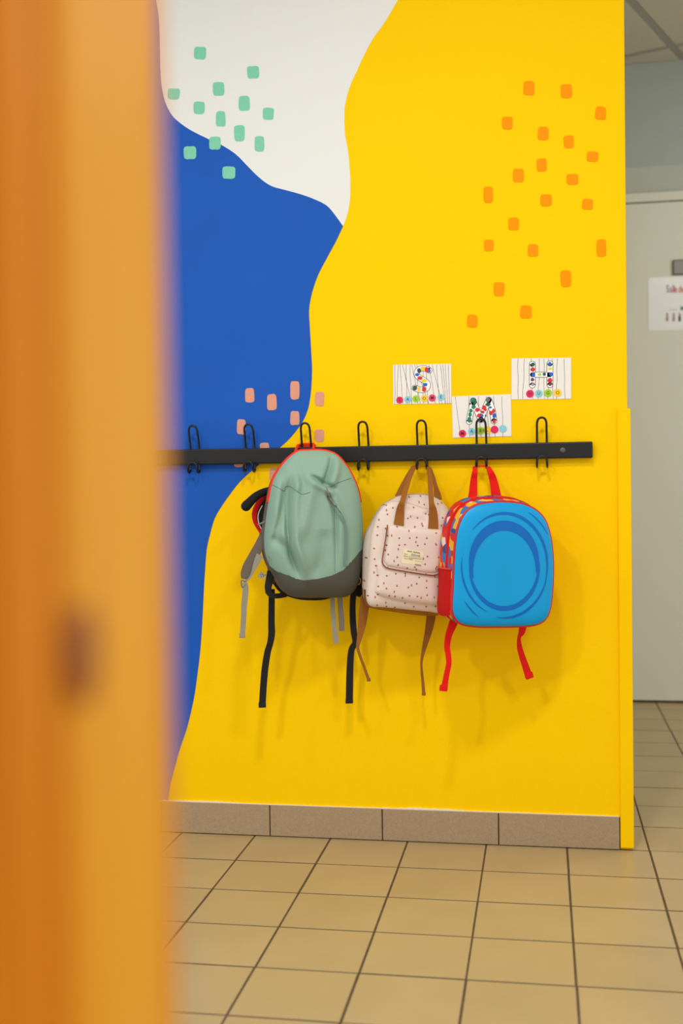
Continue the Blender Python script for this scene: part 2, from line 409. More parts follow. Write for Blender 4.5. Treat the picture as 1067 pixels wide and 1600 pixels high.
# ------------------------------------------------------------------ name cards
m_card = mat('laminated card', (238, 234, 228), 0.25, var=(9, 0.02)); m_ink = mat('black ink line', (70, 58, 56), 0.6); m_ink2 = mat('black felt pen', (30, 28, 26), 0.6)
m_paper = mat('white paper', (246, 245, 242), 0.4)
PC = {'crimson': (226, 14, 84), 'lblue': (138, 206, 222), 'lime': (160, 208, 12), 'yellow': (252, 206, 8), 'green': (10, 128, 96), 'red': (214, 34, 46), 'blue': (16, 96, 200),
      'teal': (30, 66, 72), 'grey': (110, 110, 110), 'brown': (110, 62, 62), 'navy': (30, 66, 110), 'pink': (226, 60, 110), 'dgreen': (16, 84, 66), 'lyel': (226, 214, 10), 'slate': (150, 156, 170)}
def pm(c): return mat('card paint '+c, PC[c], 0.5, var=(900, 0.06))
def strip_vf(P, wd, y, caps=True):
    """flat stroke in xz"""
    P = np.array(P, float); V = []; Fc = []; m = len(P)
    for i in range(m):
        t = P[min(i+1, m-1)]-P[max(i-1, 0)]; t = t/max(np.linalg.norm(t), 1e-9); nn = np.array([-t[1], t[0]])*wd/2
        V += [(P[i][0]+nn[0], y, P[i][1]+nn[1]), (P[i][0]-nn[0], y, P[i][1]-nn[1])]
    Fc = [(2*i, 2*i+1, 2*i+3, 2*i+2) for i in range(m-1)]
    if caps:
        for c, q in ((P[0], 0), (P[-1], 1)):
            b = len(V); V += [(c[0]+wd/2*math.cos(a*math.pi/8), y, c[1]+wd/2*math.sin(a*math.pi/8)) for a in range(16)]; Fc.append(tuple(range(b, b+16)))
    return V, Fc
def join_vf(parts):
    V = []; Fc = []
    for v, f in parts:
        b = len(V); V += list(v); Fc += [tuple(k+b for k in q) for q in f]
    return V, Fc
def card(corners, ox, oy, sc, strokes, prints, stickers, lines, label):
    cpx = np.mean(np.array(corners), 0); o3 = WF.lp(cpx[0], cpx[1], 0.0)
    fr = Frame((o3[0], -0.0007, o3[2])); q = lambda x, y: fr.lp(x, y, 0.0)[[0, 2]]; z = lambda x, y: q(ox+x/sc, oy+y/sc)
    k1 = 1.0/sc*0.001625
    C = [q(*c) for c in corners]
    V, Fc = flat_poly(C, -0.0009, 0.0009)
    root = mk('name_card', V, Fc, m_card, None, False); root.location = fr.o; tag(root, label, 'card', 'name cards on the wall')
    parts = []
    r = random.Random(len(lines))
    for L in lines:
        P = catmull([z(*p) for p in L], 5); P = P+np.array([[r.uniform(-.00016, .00016), 0] for _ in P]); parts.append(strip_vf(P, 0.0008, -0.0012, False))
    mk('drawn_line', *join_vf(parts), m_ink, root, False)
    bl = []; wh = []
    for P, wd in strokes:
        Q = catmull([z(*p) for p in P], 6); bl.append(strip_vf(Q, (wd+11)*k1, -0.0014)); wh.append(strip_vf(Q, (wd-4)*k1, -0.0016))
    mk('letter_outline', *join_vf(bl), m_ink2, root, False)
    mk('letter_shape', *join_vf(wh), m_paper, root, False)
    for kk, p in enumerate(prints):
        x, y, a, c = p[:4]; b2 = p[4] if len(p) > 4 else a; rr = random.Random(kk*7+int(x))
        c0 = z(x, y); P = []
        for t in range(14):
            th = 2*math.pi*t/14; j = rr.uniform(0.88, 1.08); P.append((c0[0]+a/1.0*k1*j*math.cos(th)*0.98, c0[1]+b2*k1*j*math.sin(th)*0.98))
        V, Fc = flat_poly(P, -0.0019-0.00001*kk, 0.0002); mk('fingerprint', V, Fc, pm(c), root, False)
    for x, y, rad, c, ch in stickers:
        c0 = z(x, y); P = [(c0[0]+rad*k1*math.cos(2*math.pi*t/28), c0[1]+rad*k1*math.sin(2*math.pi*t/28)) for t in range(28)]
        V, Fc = flat_poly(P, -0.0021, 0.0006); s = mk('sticker', V, Fc, pm(c), root, False)
        if ch: text_at('sticker_letter', ch, 0.0112, c0, m_ink2, s, 0.0, -0.0024, bold=0.00005)
def seg(a, b, y0, y1, wob=6, n=5):
    r = random.Random(int(a*3+b)); return [(a+(b-a)*t/(n-1)+(r.uniform(-wob, wob) if 0 < t < n-1 else 0), y0+(y1-y0)*t/(n-1)) for t in range(n)]
# S card
yt, yb_ = 108, 752
card([(614.1,570.0),(705,568.5),(705,630.3),(614.6,631.5)], 610, 560, 10.67,
     [([(650,200),(600,178),(540,165),(478,185),(442,235),(450,290),(500,335),(570,372),(620,425),(612,485),(560,522),(480,520),(405,492)], 88)],
     [(480,205,36,'teal',42),(540,170,38,'yellow',40),(605,190,38,'red',45),(653,210,20,'blue',28),(447,272,36,'blue',26),(490,330,44,'red',32),(562,372,46,'lyel',30),(580,438,40,'blue',30),(405,497,38,'dgreen',40),(478,515,34,'yellow',38),(563,515,38,'red',44)],
     [(155,695,58,'crimson','S'),(290,685,58,'lblue','A'),(425,675,58,'lime','L'),(565,670,58,'yellow','O'),(697,660,60,'pink','M'),(842,650,58,'lblue','É')],
     [seg(a, b, yt, yb_) for a, b in ((75,72),(130,112),(160,210),(200,355),(262,270),(325,357),(357,500),(400,640),(445,455),(590,625),(640,750),(695,862),(770,815),(830,908),(872,925),(915,958),(965,990),(545,548))],
     'white card with a finger-painted letter S and six round stickers')
yt, yb_ = 95, 738
card([(705.9,619.5),(798.3,615.9),(798.9,681.6),(707.4,684)], 700, 610, 10.16,
     [([(335,495),(350,400),(372,290),(400,165)],88),([(400,165),(455,310),(520,465)],88),([(525,465),(580,310),(645,155)],88),([(650,155),(700,310),(728,485)],88)],
     [(390,150,42,'green',34),(425,192,32,'dgreen'),(405,262,34,'green',36),(362,322,30,'green'),(348,385,28,'green',40),(340,450,30,'green'),(340,490,28,'green',22),(465,310,38,'red',34),(490,400,32,'red',34),(572,272,36,'red',36),(590,305,26,'red'),(550,345,28,'red',26),(680,360,30,'red',36),(722,325,24,'red',36),(730,492,26,'red',32),(540,402,22,'blue',28),(508,470,20,'blue'),(735,402,32,'blue',40),(670,270,26,'blue',16),(630,150,36,'grey',36),(635,222,44,'dgreen',28),(350,212,18,'navy',14),(598,402,14,'dgreen',18),(575,460,14,'brown')],
     [(228,685,58,'crimson','M'),(375,652,56,'lblue','A'),(515,640,58,'lime','E'),(620,628,58,'yellow','L'),(738,622,60,'crimson',''),(870,608,58,'lblue','')],
     [seg(a, b, yt, yb_, 4) for a, b in ((112,195),(330,342),(480,520),(607,655),(722,745),(855,870))],
     'white card with a finger-painted letter M, lowest, behind a wire hook')
yt, yb_ = 55, 692
card([(798.9,560.1),(892.4,558.9),(892.4,623.1),(798.9,624.3)], 795, 555, 10.16,
     [([(372,142),(372,310),(372,475)],88),([(652,135),(652,300),(652,470)],88),([(372,311),(500,311),(652,311)],76)],
     [(382,147,32,'dgreen',30),(378,228,38,'red',36),(388,314,30,'blue',34),(374,388,30,'brown',28),(378,465,24,'slate',26),(488,308,28,'lime',22),(562,303,25,'navy',27),(648,140,30,'blue',32),(655,215,30,'lyel',24),(670,302,34,'blue',30),(650,398,40,'red',36),(655,465,26,'brown',24)],
     [(335,613,60,'crimson','H'),(475,608,58,'lblue','U'),(622,602,60,'lime','G'),(773,598,60,'yellow','O')],
     [seg(a, b, yt, yb_, 8) for a, b in ((145,150),(245,222),(350,378),(485,465),(555,562),(628,615),(688,702),(772,755),(875,890))],
     'white card with a finger-painted letter H and four stickers, highest on the right')

# laminated sign on the door
m_sleeve = mat('laminated sign', (242, 246, 246), 0.18, bump=(14, 0.5))
sg = np.array([1.5807, YF-0.018, 1.732]); fr = Frame(sg)
P = []
for cx, cz, a0 in ((0.292-.012, -.012, 0), (0.012, -.012, 90), (0.012, -0.2035, 180), (0.292-.012, -0.2035, 270)):
    P += [(cx+.012*math.cos(math.radians(a0+a)), cz+.012*math.sin(math.radians(a0+a))) for a in range(0, 91, 15)]
V, Fc = flat_poly(P, -0.0012, 0.0010); sign = mk('door_sign', V, Fc, m_sleeve, None, False); sign.location = fr.o
tag(sign, 'laminated white sign stuck on the grey door', 'sign')
def sq(x, y): return fr.lp(1000+x/12.31, 400+y/12.31, -0.0014)[[0, 2]]
for k, (ch, x, c) in enumerate((('S', 530, (126, 96, 150)), ('a', 590, (176, 92, 120)), ('l', 632, (190, 90, 110)), ('l', 652, (196, 84, 92)), ('e', 685, (200, 82, 74)), ('d', 765, (202, 92, 40)), ('e', 822, (204, 96, 30)))):
    text_at('letter', ch, 0.041, sq(x, 640), mat('sign ink %d' % k, c, 0.5), sign, 0, -0.0014, bold=0.0006, sx=0.62)
for ch, x, c in (('L', 580, (60, 70, 70)), ('e', 632, (60, 70, 70)), ('s', 690, (60, 70, 70))):
    text_at('letter', ch, 0.013, sq(x, 1030), mat('sign small ink', (96, 104, 104), 0.5), sign, 0, -0.0014, sx=0.9)
text_at('letter', 'M', 0.02, sq(815, 1010), mat('sign green ink', (30, 112, 62), 0.5), sign, 0, -0.0014, bold=0.001)
for x, hc, bc in ((520, (120, 100, 90), (170, 150, 110)), (645, (120, 90, 90), (178, 130, 150)), (760, (176, 100, 60), (56, 60, 84))):
    c = sq(x, 1120); b = sq(x, 1200)
    V, Fc = flat_poly([(c[0]+.0036*math.cos(t*.5236), c[1]+.0045*math.sin(t*.5236)) for t in range(12)], -0.0016, .0002)
    mk('printed_figure', V, Fc, mat('figure head %d' % x, hc, .5), sign, False)
    V, Fc = flat_poly([(b[0]-.0035, b[1]+.012), (b[0]+.0035, b[1]+.012), (b[0]+.005, b[1]-.002), (b[0]+.004, b[1]-.012), (b[0]-.004, b[1]-.012), (b[0]-.005, b[1]-.002)], -0.0016, .0002)
    mk('printed_figure', V, Fc, mat('figure body %d' % x, bc, .5), sign, False)

# ------------------------------------------------------------------ soft bodies (backpacks)
class Shell:
    """star-shaped soft panel: outline traced as local x,z at depth d; dome bulges toward -y"""
    def __init__(s, fr, outline_px, d, dome, p=2.6, q=2.0, centre=None):
        s.fr = fr; s.d = d; s.dome = dome; s.p = p; s.q = q; s.cre = []
        P = np.array([fr.lp(x, y, d)[[0, 2]] for x, y in outline_px]); P = catmull(P, 10, True)
        s.c = np.array(centre) if centre is not None else (P.max(0)+P.min(0))/2
        D = P-s.c; th = np.arctan2(D[:, 1], D[:, 0]); r = np.hypot(D[:, 0], D[:, 1]); o = np.argsort(th); th, r = th[o], r[o]
        s.th = np.concatenate([th-2*np.pi, th, th+2*np.pi]); s.r = np.concatenate([r, r, r])
    def R(s, th): return np.interp(th, s.th, s.r)
    def crease(s, pts_px, amp, wid, ridge=0.0, side=1):
        Q = np.array([s.fr.lp(x, y, s.d-s.dome*0.7)[[0, 2]] for x, y in pts_px]); s.cre.append((catmull(Q, 6), amp, wid, ridge, side))
    def y(s, x, z):
        x = np.asarray(x, float); z = np.asarray(z, float)
        dx, dz = x-s.c[0], z-s.c[1]; sc = np.clip(np.hypot(dx, dz)/np.maximum(s.R(np.arctan2(dz, dx)), 1e-6), 0, 1)
        y = s.d-s.dome*(1-sc**s.p)**(1/s.q)
        fade = 1-sc**10
        for Q, amp, wid, ridge, side in s.cre:
            best = np.full(x.shape, 1e9); sd = np.zeros(x.shape); amp_i = np.ones(x.shape); L = len(Q)
            for i in range(L-1):
                a, b = Q[i], Q[i+1]; ab = b-a; l2 = ab@ab+1e-12
                t = np.clip(((x-a[0])*ab[0]+(z-a[1])*ab[1])/l2, 0, 1)
                ex, ez = x-(a[0]+ab[0]*t), z-(a[1]+ab[1]*t); dd = np.hypot(ex, ez)
                tp = (i+t)/(L-1); end = np.clip(np.minimum(tp, 1-tp)*3.5, 0.0, 1); end = end*end*(3-2*end)
                cr = ab[0]*ez-ab[1]*ex; m = dd < best
                best = np.where(m, dd, best); sd = np.where(m, np.sign(cr)*dd, sd)
                amp_i = np.where(m, end, amp_i)
            y = y+fade*amp_i*(amp*np.exp(-(best/wid)**2)-ridge*np.exp(-((sd*side-2.0*wid)/(1.5*wid))**2))
        return y
    def snaps(s, PX, PY, off):
        PX = np.asarray(PX, float); PY = np.asarray(PY, float); off = np.broadcast_to(np.asarray(off, float), PX.shape)
        D = FWD[None]*F_PX+np.outer(PX-533.5, RGT)-np.outer(PY-800, UPV); fr = s.fr; c = fr.loc(CAM)
        v = np.column_stack([D@fr.X, D@fr.Y, D@fr.Z]); d = np.full(PX.shape, s.d-s.dome*0.6)
        for _ in range(8):
            p = c+v*((d-c[1])/v[:, 1])[:, None]; d = s.y(p[:, 0], p[:, 2])-off
        return c+v*((d-c[1])/v[:, 1])[:, None]
    def snap(s, px, py, off=0.0): return s.snaps([px], [py], off)[0]
    def front_vf(s, nr=40, na=160, smax=1.0):
        S = np.sin(np.linspace(0, 1, nr+1)[1:]*np.pi/2)*smax; TH = np.linspace(-np.pi, np.pi, na, endpoint=False); Rr = s.R(TH)
        V = [(s.c[0], float(s.y(np.array([s.c[0]]), np.array([s.c[1]]))[0]), s.c[1])]
        for sc in S:
            x = s.c[0]+np.cos(TH)*Rr*sc; z = s.c[1]+np.sin(TH)*Rr*sc; yy = s.y(x, z)
            V += list(zip(x, yy, z))
        Fc = [(0, 1+a, 1+(a+1) % na) for a in range(na)]
        for k in range(nr-1):
            b = 1+k*na; Fc += [(b+a, b+(a+1) % na, b+na+(a+1) % na, b+na+a) for a in range(na)]
        return V, Fc
    def band_vf(s, rings, t0=-180, t1=180, na=160, cap=None):
        """loft of the outline: rings = (scale, y, dx, dz)"""
        full = abs(t1-t0) >= 360; TH = np.radians(np.linspace(t0, t1, na, endpoint=not full)); Rr = s.R((TH+np.pi) % (2*np.pi)-np.pi); V = []; Fc = []
        for sc, y, dx, dz in rings:
            V += [(s.c[0]+dx+math.cos(t)*r*sc, y, s.c[1]+dz+math.sin(t)*r*sc) for t, r in zip(TH, Rr)]
        for k in range(len(rings)-1):
            b = k*na; Fc += [(b+a, b+(a+1) % na, b+na+(a+1) % na, b+na+a) for a in range(na if full else na-1)]
        if cap is not None:
            b = (len(rings)-1)*na if cap else 0; Fc.append(tuple(range(b, b+na)))
        return V, Fc
    def rim(s, t0, t1, sc, y, n=60, dx=0, dz=0):
        TH = np.radians(np.linspace(t0, t1, n)); Rr = s.R((TH+np.pi) % (2*np.pi)-np.pi)
        return [(s.c[0]+dx+math.cos(t)*r*sc, y, s.c[1]+dz+math.sin(t)*r*sc) for t, r in zip(TH, Rr)]
    def patch(s, name, outline_px, off, material, parent, nr=10, inset=0.004, soft=6, smooth=5):
        P = np.array(outline_px, float); P = catmull(P, smooth, True) if smooth > 1 else P
        c = (P.max(0)+P.min(0))/2; n = len(P); Q = [c]; O = [off]
        for k in range(1, nr+1):
            t = math.sin(k/nr*math.pi/2)
            for p in P: Q.append(c+(p-c)*t); O.append(0.0003+(off-0.0003)*(1-0.75*t**soft))
        for p in P: Q.append(p); O.append(-inset)
        Q = np.array(Q); V = list(s.snaps(Q[:, 0], Q[:, 1], np.array(O)))
        Fc = [(0, 1+a, 1+(a+1) % n) for a in range(n)]
        for k in range(nr):
            b = 1+k*n; Fc += [(b+a, b+(a+1) % n, b+n+(a+1) % n, b+n+a) for a in range(n)]
        return mk(name, V, Fc, material, parent, True, auto=55)

def strap(name, fr, pts, thick, material, parent, Wd=(1, 0, 0), twist=None, n=6):
    """pts = (px, py, depth, width px)"""
    return ribbon(name, [fr.lp(p[0], p[1], p[2]) for p in pts], [p[3]*PXM for p in pts], Wd, thick, material, parent, n, twist)

def fabric(name, rgb, rough=0.85, weave=900, strength=0.25, var=(14, 0.04), rnd=0.0):
    return mat(name, rgb, rough, var=var, bump=(weave, strength), spec=0.25, rnd=rnd)
f_mint = fabric('mint green fabric', (142, 175, 157), var=(10, 0.03)); f_grey = fabric('dark grey fabric', (88, 88, 80)); f_taupe = fabric('taupe mesh fabric', (112, 102, 92), weave=1500, strength=0.5)
f_web = fabric('light grey webbing', (150, 146, 130)); f_blk = fabric('black fabric', (28, 27, 26)); f_red = fabric('coral red fabric', (244, 52, 30)); f_red2 = fabric('red fabric', (212, 18, 16))
f_dred = fabric('deep red fabric', (120, 14, 24)); m_wht = mat('white trim', (226, 222, 214), 0.5); f_black_web = fabric('black webbing', (36, 35, 34))
m_seam = mat('dark green seam', (70, 92, 80), 0.8); m_cord = mat('grey cord', (128, 130, 122), 0.7, var=(260, 0.5)); f_zip = fabric('green grey zip tape', (122, 152, 142), weave=2200, strength=0.6)

# ---- green backpack (and the red and black bag behind it) -----------------------------------
Z1 = (360, 640, 4.446)
A1 = math.radians(20)
def zz(pts, Zn): return [(p[0]/Zn[2]+Zn[0], p[1]/Zn[2]+Zn[1])+tuple(p[2:]) for p in pts]
o1 = WF.lp(492, 935, -0.085); fr1 = Frame((o1[0], -0.085, o1[2]), A1)
bag1 = empty('green_backpack', fr1.o, A1); tag(bag1, 'mint green backpack with dark grey base and red trim, hanging on the coat rail', 'backpack')
out1 = zz([(530,284),(465,292),(395,345),(335,420),(292,505),(264,640),(243,790),(234,900),(242,1000),(275,1090),(322,1175),(372,1252),(435,1298),(520,1308),(620,1307),(720,1306),(800,1300),(858,1258),(892,1180),(910,1060),(918,900),(915,750),(890,580),(850,470),(800,385),(730,312),(640,284)], Z1)
sh1 = Shell(fr1, out1, -0.055, 0.068, p=2.8, q=2.0)
def c1(pts, amp, wid, ridge=0, side=1): sh1.crease(zz(pts, Z1), amp*2.3, wid, ridge*2.3, side)
c1([(418,300),(425,450),(410,560),(400,700),(400,850),(420,980),(455,1090),(520,1260)], 0.009, 0.0075, 0.006, 1)
c1([(385,400),(378,560),(360,700),(325,850),(290,980)], 0.0065, 0.009, 0.0045, -1)
c1([(270,880),(370,950),(430,1040),(480,1180)], 0.005, 0.010, 0.003, 1)
c1([(725,290),(690,420),(640,540)], 0.008, 0.0075, 0.006, 1)
c1([(540,450),(640,510),(740,560)], 0.007, 0.006, 0.004, -1)
c1([(590,420),(530,660),(470,930)], -0.005, 0.016)
c1([(620,520),(690,640),(722,760),(724,900),(726,1180)], 0.004, 0.006, 0.003, 1)
c1([(490,270),(465,400),(520,560)], 0.005, 0.010, 0.004, -1)
c1([(640,820),(640,1000),(580,1180)], 0.004, 0.018)
c1([(270,600),(330,760),(340,900)], -0.003, 0.014)
V, Fc = sh1.front_vf(120, 320)
Va = np.array(V)
bnd = np.array([fr1.lp(x, y, -0.10)[[0, 2]] for x, y in zz([(180,1020),(270,1085),(330,1128),(400,1150),(450,1172),(500,1185),(600,1175),(700,1150),(780,1110),(840,1050),(900,990),(960,950)], Z1)])
bz = np.interp(Va[:, 0], bnd[:, 0], bnd[:, 1]); near = np.abs(Va[:, 2]-bz) < 0.0009; Va[near, 2] = bz[near]; V = [tuple(v) for v in Va]
up, lowr = [], []
for f in Fc:
    c = Va[list(f)].mean(0); (up if c[2] > np.interp(c[0], bnd[:, 0], bnd[:, 1]) else lowr).append(f)
def sub(V, fs):
    ids = sorted({i for f in fs for i in f}); mp = {k: n for n, k in enumerate(ids)}; return [V[i] for i in ids], [tuple(mp[i] for i in f) for f in fs]
mk('front_panel', *sub(V, up), f_mint, bag1); mk('base_panel', *sub(V, lowr), f_grey, bag1)
V, Fc = sh1.band_vf([(1.0, -0.055, 0, 0), (1.004, -0.048, -.001, 0), (1.0, -0.030, -.003, 0), (0.985, -0.012, -.005, -.004), (0.94, -0.001, -.006, -.004), (0.5, 0.0, -.006, 0)], cap=True)
mk('back_panel', V, Fc, f_taupe, bag1)
tube('zip_piping', sh1.rim(24, 153, 0.992, -0.054, 70), 0.0052, f_red, bag1, 8, 2)
# hanging loop over the rail
hk = HX[2]
loopP = [fr1.loc(p) for p in ((hk-0.0225, -0.060, 0.992), (hk-0.0215, -0.034, 1.008), (hk-0.0205, -0.022, 1.0155), (hk-0.0195, -0.006, 1.0165), (hk-0.012, -0.0055, 1.0185), (hk+0.012, -0.0055, 1.0180), (hk+0.0195, -0.006, 1.0160), (hk+0.0205, -0.022, 1.0155), (hk+0.0225, -0.034, 1.008), (hk+0.0245, -0.060, 0.992))]
tube('hanging_loop', loopP, 0.0036, f_red, bag1, 8, 5)
ribbon('hanging_loop', [fr1.loc(p) for p in ((hk-0.019, -0.0062, 1.0170), (hk, -0.0060, 1.0176), (hk+0.019, -0.0062, 1.0168))], [.010]*3, (0, 0, 1), .003, f_red, bag1, 4)
# seams, zip pocket, pull cord
def seam1(name, pts, r, m_, off=0.0002): return tube(name, [sh1.snap(x, y, off) for x, y in catmull(np.array(zz(pts, Z1)), 5)], r, m_, bag1, 6, 1, smooth_path=False)
seam1('seam', [(292,522),(340,548),(376,566),(380,540),(412,533),(450,560),(500,588),(555,574)], 0.00055, m_seam)
seam1('seam', [(668,534),(700,535),(740,512),(800,490),(842,476)], 0.00055, m_seam)
seam1('seam', [(722,680),(724,800),(726,950),(725,1132)], 0.0004, m_seam)
zp = catmull(np.array(zz([(690,640),(735,690),(770,745),(792,810),(800,880),(800,960),(795,1085)], Z1)), 6)
zpp = [sh1.snap(x, y, 0.0022) for x, y in zp]
ribbon('pocket_zip', zpp, [0.003+0.0075*min(1, k/12) for k in range(len(zpp))], (1, 0, 0), 0.0016, f_zip, bag1, 1)
tube('zip_edge', [sh1.snap(x+2.8, y, 0.0032) for x, y in zp], 0.0006, m_seam, bag1, 6, 1, smooth_path=False)
tube('zip_pull_cord', [sh1.snap(x, y, 0.004) for x, y in zz([(668,540),(680,580),(692,615),(712,645),(733,665)], Z1)], 0.0021, m_cord, bag1, 8, 4)
tube('zip_pull_cord', [sh1.snap(x, y, 0.003) for x, y in zz([(662,538),(672,590),(688,630),(708,660)], Z1)], 0.0012, m_cord, bag1, 8, 4)
# small stitched mark on the left side
tube('stitch_mark', [sh1.snap(x, y, 0.0004) for x, y in zz([(266,1020),(268,1060),(286,1045),(268,1022)], Z1)], 0.0005, m_seam, bag1, 6, 1, smooth_path=False)
# shoulder strap on the left, with buckle, webbing and tag
Z7 = (365, 750, 8.0)
sp = zz([(415,440,-0.012,6),(398,560,-0.016,8),(362,700,-0.022,11),(305,840,-0.03,14),(240,980,-0.034,17),(190,1090,-0.036,19),(158,1180,-0.036,17),(143,1240,-0.036,12)], Z7)
strap('shoulder_strap', fr1, sp, 0.009, f_taupe, bag1)
strap('strap_webbing', fr1, zz([(330,935,-0.042,11),(300,1000,-0.044,10),(262,1090,-0.045,7),(225,1180,-0.045,3.5),(175,1250,-0.044,3),(128,1262,-0.043,3)], Z7), 0.0016, f_web, bag1, n=8)
tube('strap_buckle', [fr1.lp(x, y, -0.042) for x, y in zz([(98,1255),(96,1310),(112,1340),(150,1300),(140,1268)], Z7)], 0.0016, mat('grey plastic', (110, 110, 104), .4), bag1, 8, 4, closed=True)
strap('hanging_webbing', fr1, zz([(135,1275,-0.043,7),(148,1330,-0.042,9),(146,1420,-0.04,9.5),(132,1560,-0.038,9),(126,1700,-0.036,8.5),(118,1830,-0.034,8.2),(112,1925,-0.034,8.2)], Z7), 0.0016, f_web, bag1)
box_p = fr1.lp(378.5, 993, -0.034); V, Fc = box_vf(box_p[0]-.0072, box_p[0]+.0072, -0.0365, -0.0310, box_p[2]-.006, box_p[2]+.006, .0008); mk('webbing_end', V, Fc, f_web, bag1, True, auto=40)
ctr = fr1.lp(*zz([(352,1195)], Z7)[0], -0.02)
V = []
for sx, sz in ((-1, -1), (1, -1), (1, 1), (-1, 1)):
    a = math.radians(-38); V.append((ctr[0]+.0082*(sx*math.cos(a)-sz*math.sin(a)), -0.02, ctr[2]+.0072*(sx*math.sin(a)+sz*math.cos(a))))
tg = mk('care_tag', V+[(v[0], v[1]+.0008, v[2]) for v in V], [(0,1,2,3),(7,6,5,4),(0,1,5,4),(1,2,6,5),(2,3,7,6),(3,0,4,7)], mat('care tag', (196, 188, 160), .5), bag1, False)
for dx, dz in ((-.003, .002), (.002, .003), (-.001, -.003), (.004, -.001)):
    V2, F2 = box_vf(ctr[0]+dx-.0012, ctr[0]+dx+.0012, -0.0204, -0.0200, ctr[2]+dz-.0009, ctr[2]+dz+.0009); mk('tag_print', V2, F2, m_seam, tg, False)
tube('side_cord', [fr1.lp(x, y, -0.046) for x, y in zz([(305,556),(340,545),(380,525),(415,512)], Z7)], 0.0021, m_cord, bag1, 8, 4)
# light grey webbing ends under the bag
Z2 = (360, 900, 4.104)
strap('hanging_webbing', fr1, zz([(652,120,-0.03,7),(657,220,-0.034,7.5),(667,330,-0.036,8),(678,432,-0.036,8.6)], Z2), 0.0016, f_web, bag1)
strap('hanging_webbing', fr1, zz([(700,110,-0.008,8),(706,200,-0.006,8.5),(713,290,-0.004,9),(715,352,-0.004,9)], Z2), 0.0016, f_web, bag1)

# red and black bag behind
fr0 = Frame((o1[0], -0.083, o1[2]), A1)
bag0 = empty('black_ear_bag', fr0.o, A1); tag(bag0, 'black and red bag with a curved black ear behind the mint green backpack', 'backpack')
out0 = [(407,777),(397,793),(394.5,806),(398,820),(406,833),(412,855),(417,880),(424,905),(438,925),(462,935),(485,937.5),(510,936),(533,926),(548,905),(556,870),(556,830),(548,790),(525,765),(485,752),(445,755),(420,765)]
sh0 = Shell(fr0, out0, 0.014, 0.012, p=3.5)
V, Fc = sh0.front_vf(14, 90, 0.93); mk('front_panel', V, Fc, f_blk, bag0)
V, Fc = sh0.band_vf([(0.90, 0.0105, 0, 0), (0.95, 0.0085, 0, 0), (1.0, 0.014, 0, 0), (1.01, 0.020, 0, 0), (0.99, 0.032, 0, 0), (0.9, 0.038, 0, 0), (0.3, 0.038, 0, 0)], cap=True, na=90); Va = np.array(V); th_ = lambda f: math.degrees(math.atan2(Va[list(f)].mean(0)[2]-sh0.c[1], Va[list(f)].mean(0)[0]-sh0.c[0])) % 360
mk('red_gusset', *sub(V, [f for f in Fc if 125 < th_(f) < 192]), f_red2, bag0); mk('black_gusset', *sub(V, [f for f in Fc if not 125 < th_(f) < 192]), f_blk, bag0)
tube('piping', sh0.rim(140, 178, 0.90, 0.008, 30), 0.0016, m_wht, bag0, 6, 1, smooth_path=False)
tube('ear', [fr0.lp(x, y, d) for x, y, d in zz([(470,130,0.004),(400,145,0.000),(330,172,-0.006),(260,220,-0.012),(200,280,-0.016),(165,315,-0.018),(150,338,-0.018),(141,356,-.018),(134,370,-.018),(129,380,-.018),(127,384,-.018)], Z7)], 0, f_blk, bag0, 16, 6, radii=[.0100,.0096,.0098,.0106,.0114,.0124,.0122,.0108,.0080,.0045,.0004])
V, Fc = sh0.band_vf([(0.86, 0.000, 0, 0), (0.93, -0.003, 0, 0), (1.0, 0.001, 0, 0), (0.98, 0.012, 0, 0)], 200, 232, 24); mk('dark_red_panel', V, Fc, f_dred, bag0)
tube('white_edge', sh0.rim(200, 236, 0.865, -0.0035, 24), 0.0011, m_wht, bag0, 6, 1, smooth_path=False)
strap('strap_loop', fr0, zz([(470,1140,-0.030,12.5),(452,1240,-0.036,12.5),(432,1340,-0.040,11),(440,1420,-0.040,9)], Z7), 0.003, f_black_web, bag0)
strap('strap_loop', fr0, zz([(420,1380,-0.042,9),(470,1440,-0.040,8),(560,1448,-0.030,8),(660,1425,-0.012,9)], Z7), 0.003, f_black_web, bag0, Wd=(0, 0, 1))
strap('hanging_strap', fr0, zz([(265,85,-0.030,9.5),(264,200,-0.012,10),(263,300,0.002,10.5),(264,370,0.008,11),(255,430,0.012,10),(238,490,0.018,10.5),(222,590,0.024,10.8),(212,700,0.028,10.8),(204,830,0.032,10.8)], Z2), 0.0022, f_black_web, bag0)
e = fr0.lp(*zz([(204, 826)], Z2)[0], 0.032); V, Fc = box_vf(e[0]-.0092, e[0]+.0092, 0.029, 0.035, e[2]-.007, e[2]+.006, .0008); mk('strap_end', V, Fc, f_black_web, bag0, True, auto=40)
strap('hanging_strap', fr0, zz([(800,60,-0.004,11),(785,150,-0.006,9.5),(784,260,-0.008,10),(790,350,-0.010,10),(800,425,-0.012,9.5),(776,475,-0.012,10),(767,580,-0.010,11),(764,700,-0.008,11.5),(762,808,-0.006,11.5)], Z2), 0.0022, f_black_web, bag0)
e = fr0.lp(*zz([(762, 802)], Z2)[0], -0.006); V, Fc = box_vf(e[0]-.0095, e[0]+.0095, -0.0088, -0.0030, e[2]-.006, e[2]+.005, .0008); mk('strap_end', V, Fc, f_black_web, bag0, True, auto=40)
strap('side_strap', fr0, zz([(830,-60,0.010,10),(838,20,0.008,16),(830,90,0.006,13),(815,130,0.004,8)], Z2), 0.004, f_black_web, bag0)
tube('strap_ring', [fr0.lp(x, y, 0.0) for x, y in zz([(820,0),(832,20),(830,45),(818,55)], Z2)], 0.0014, m_wht, bag0, 6, 4)

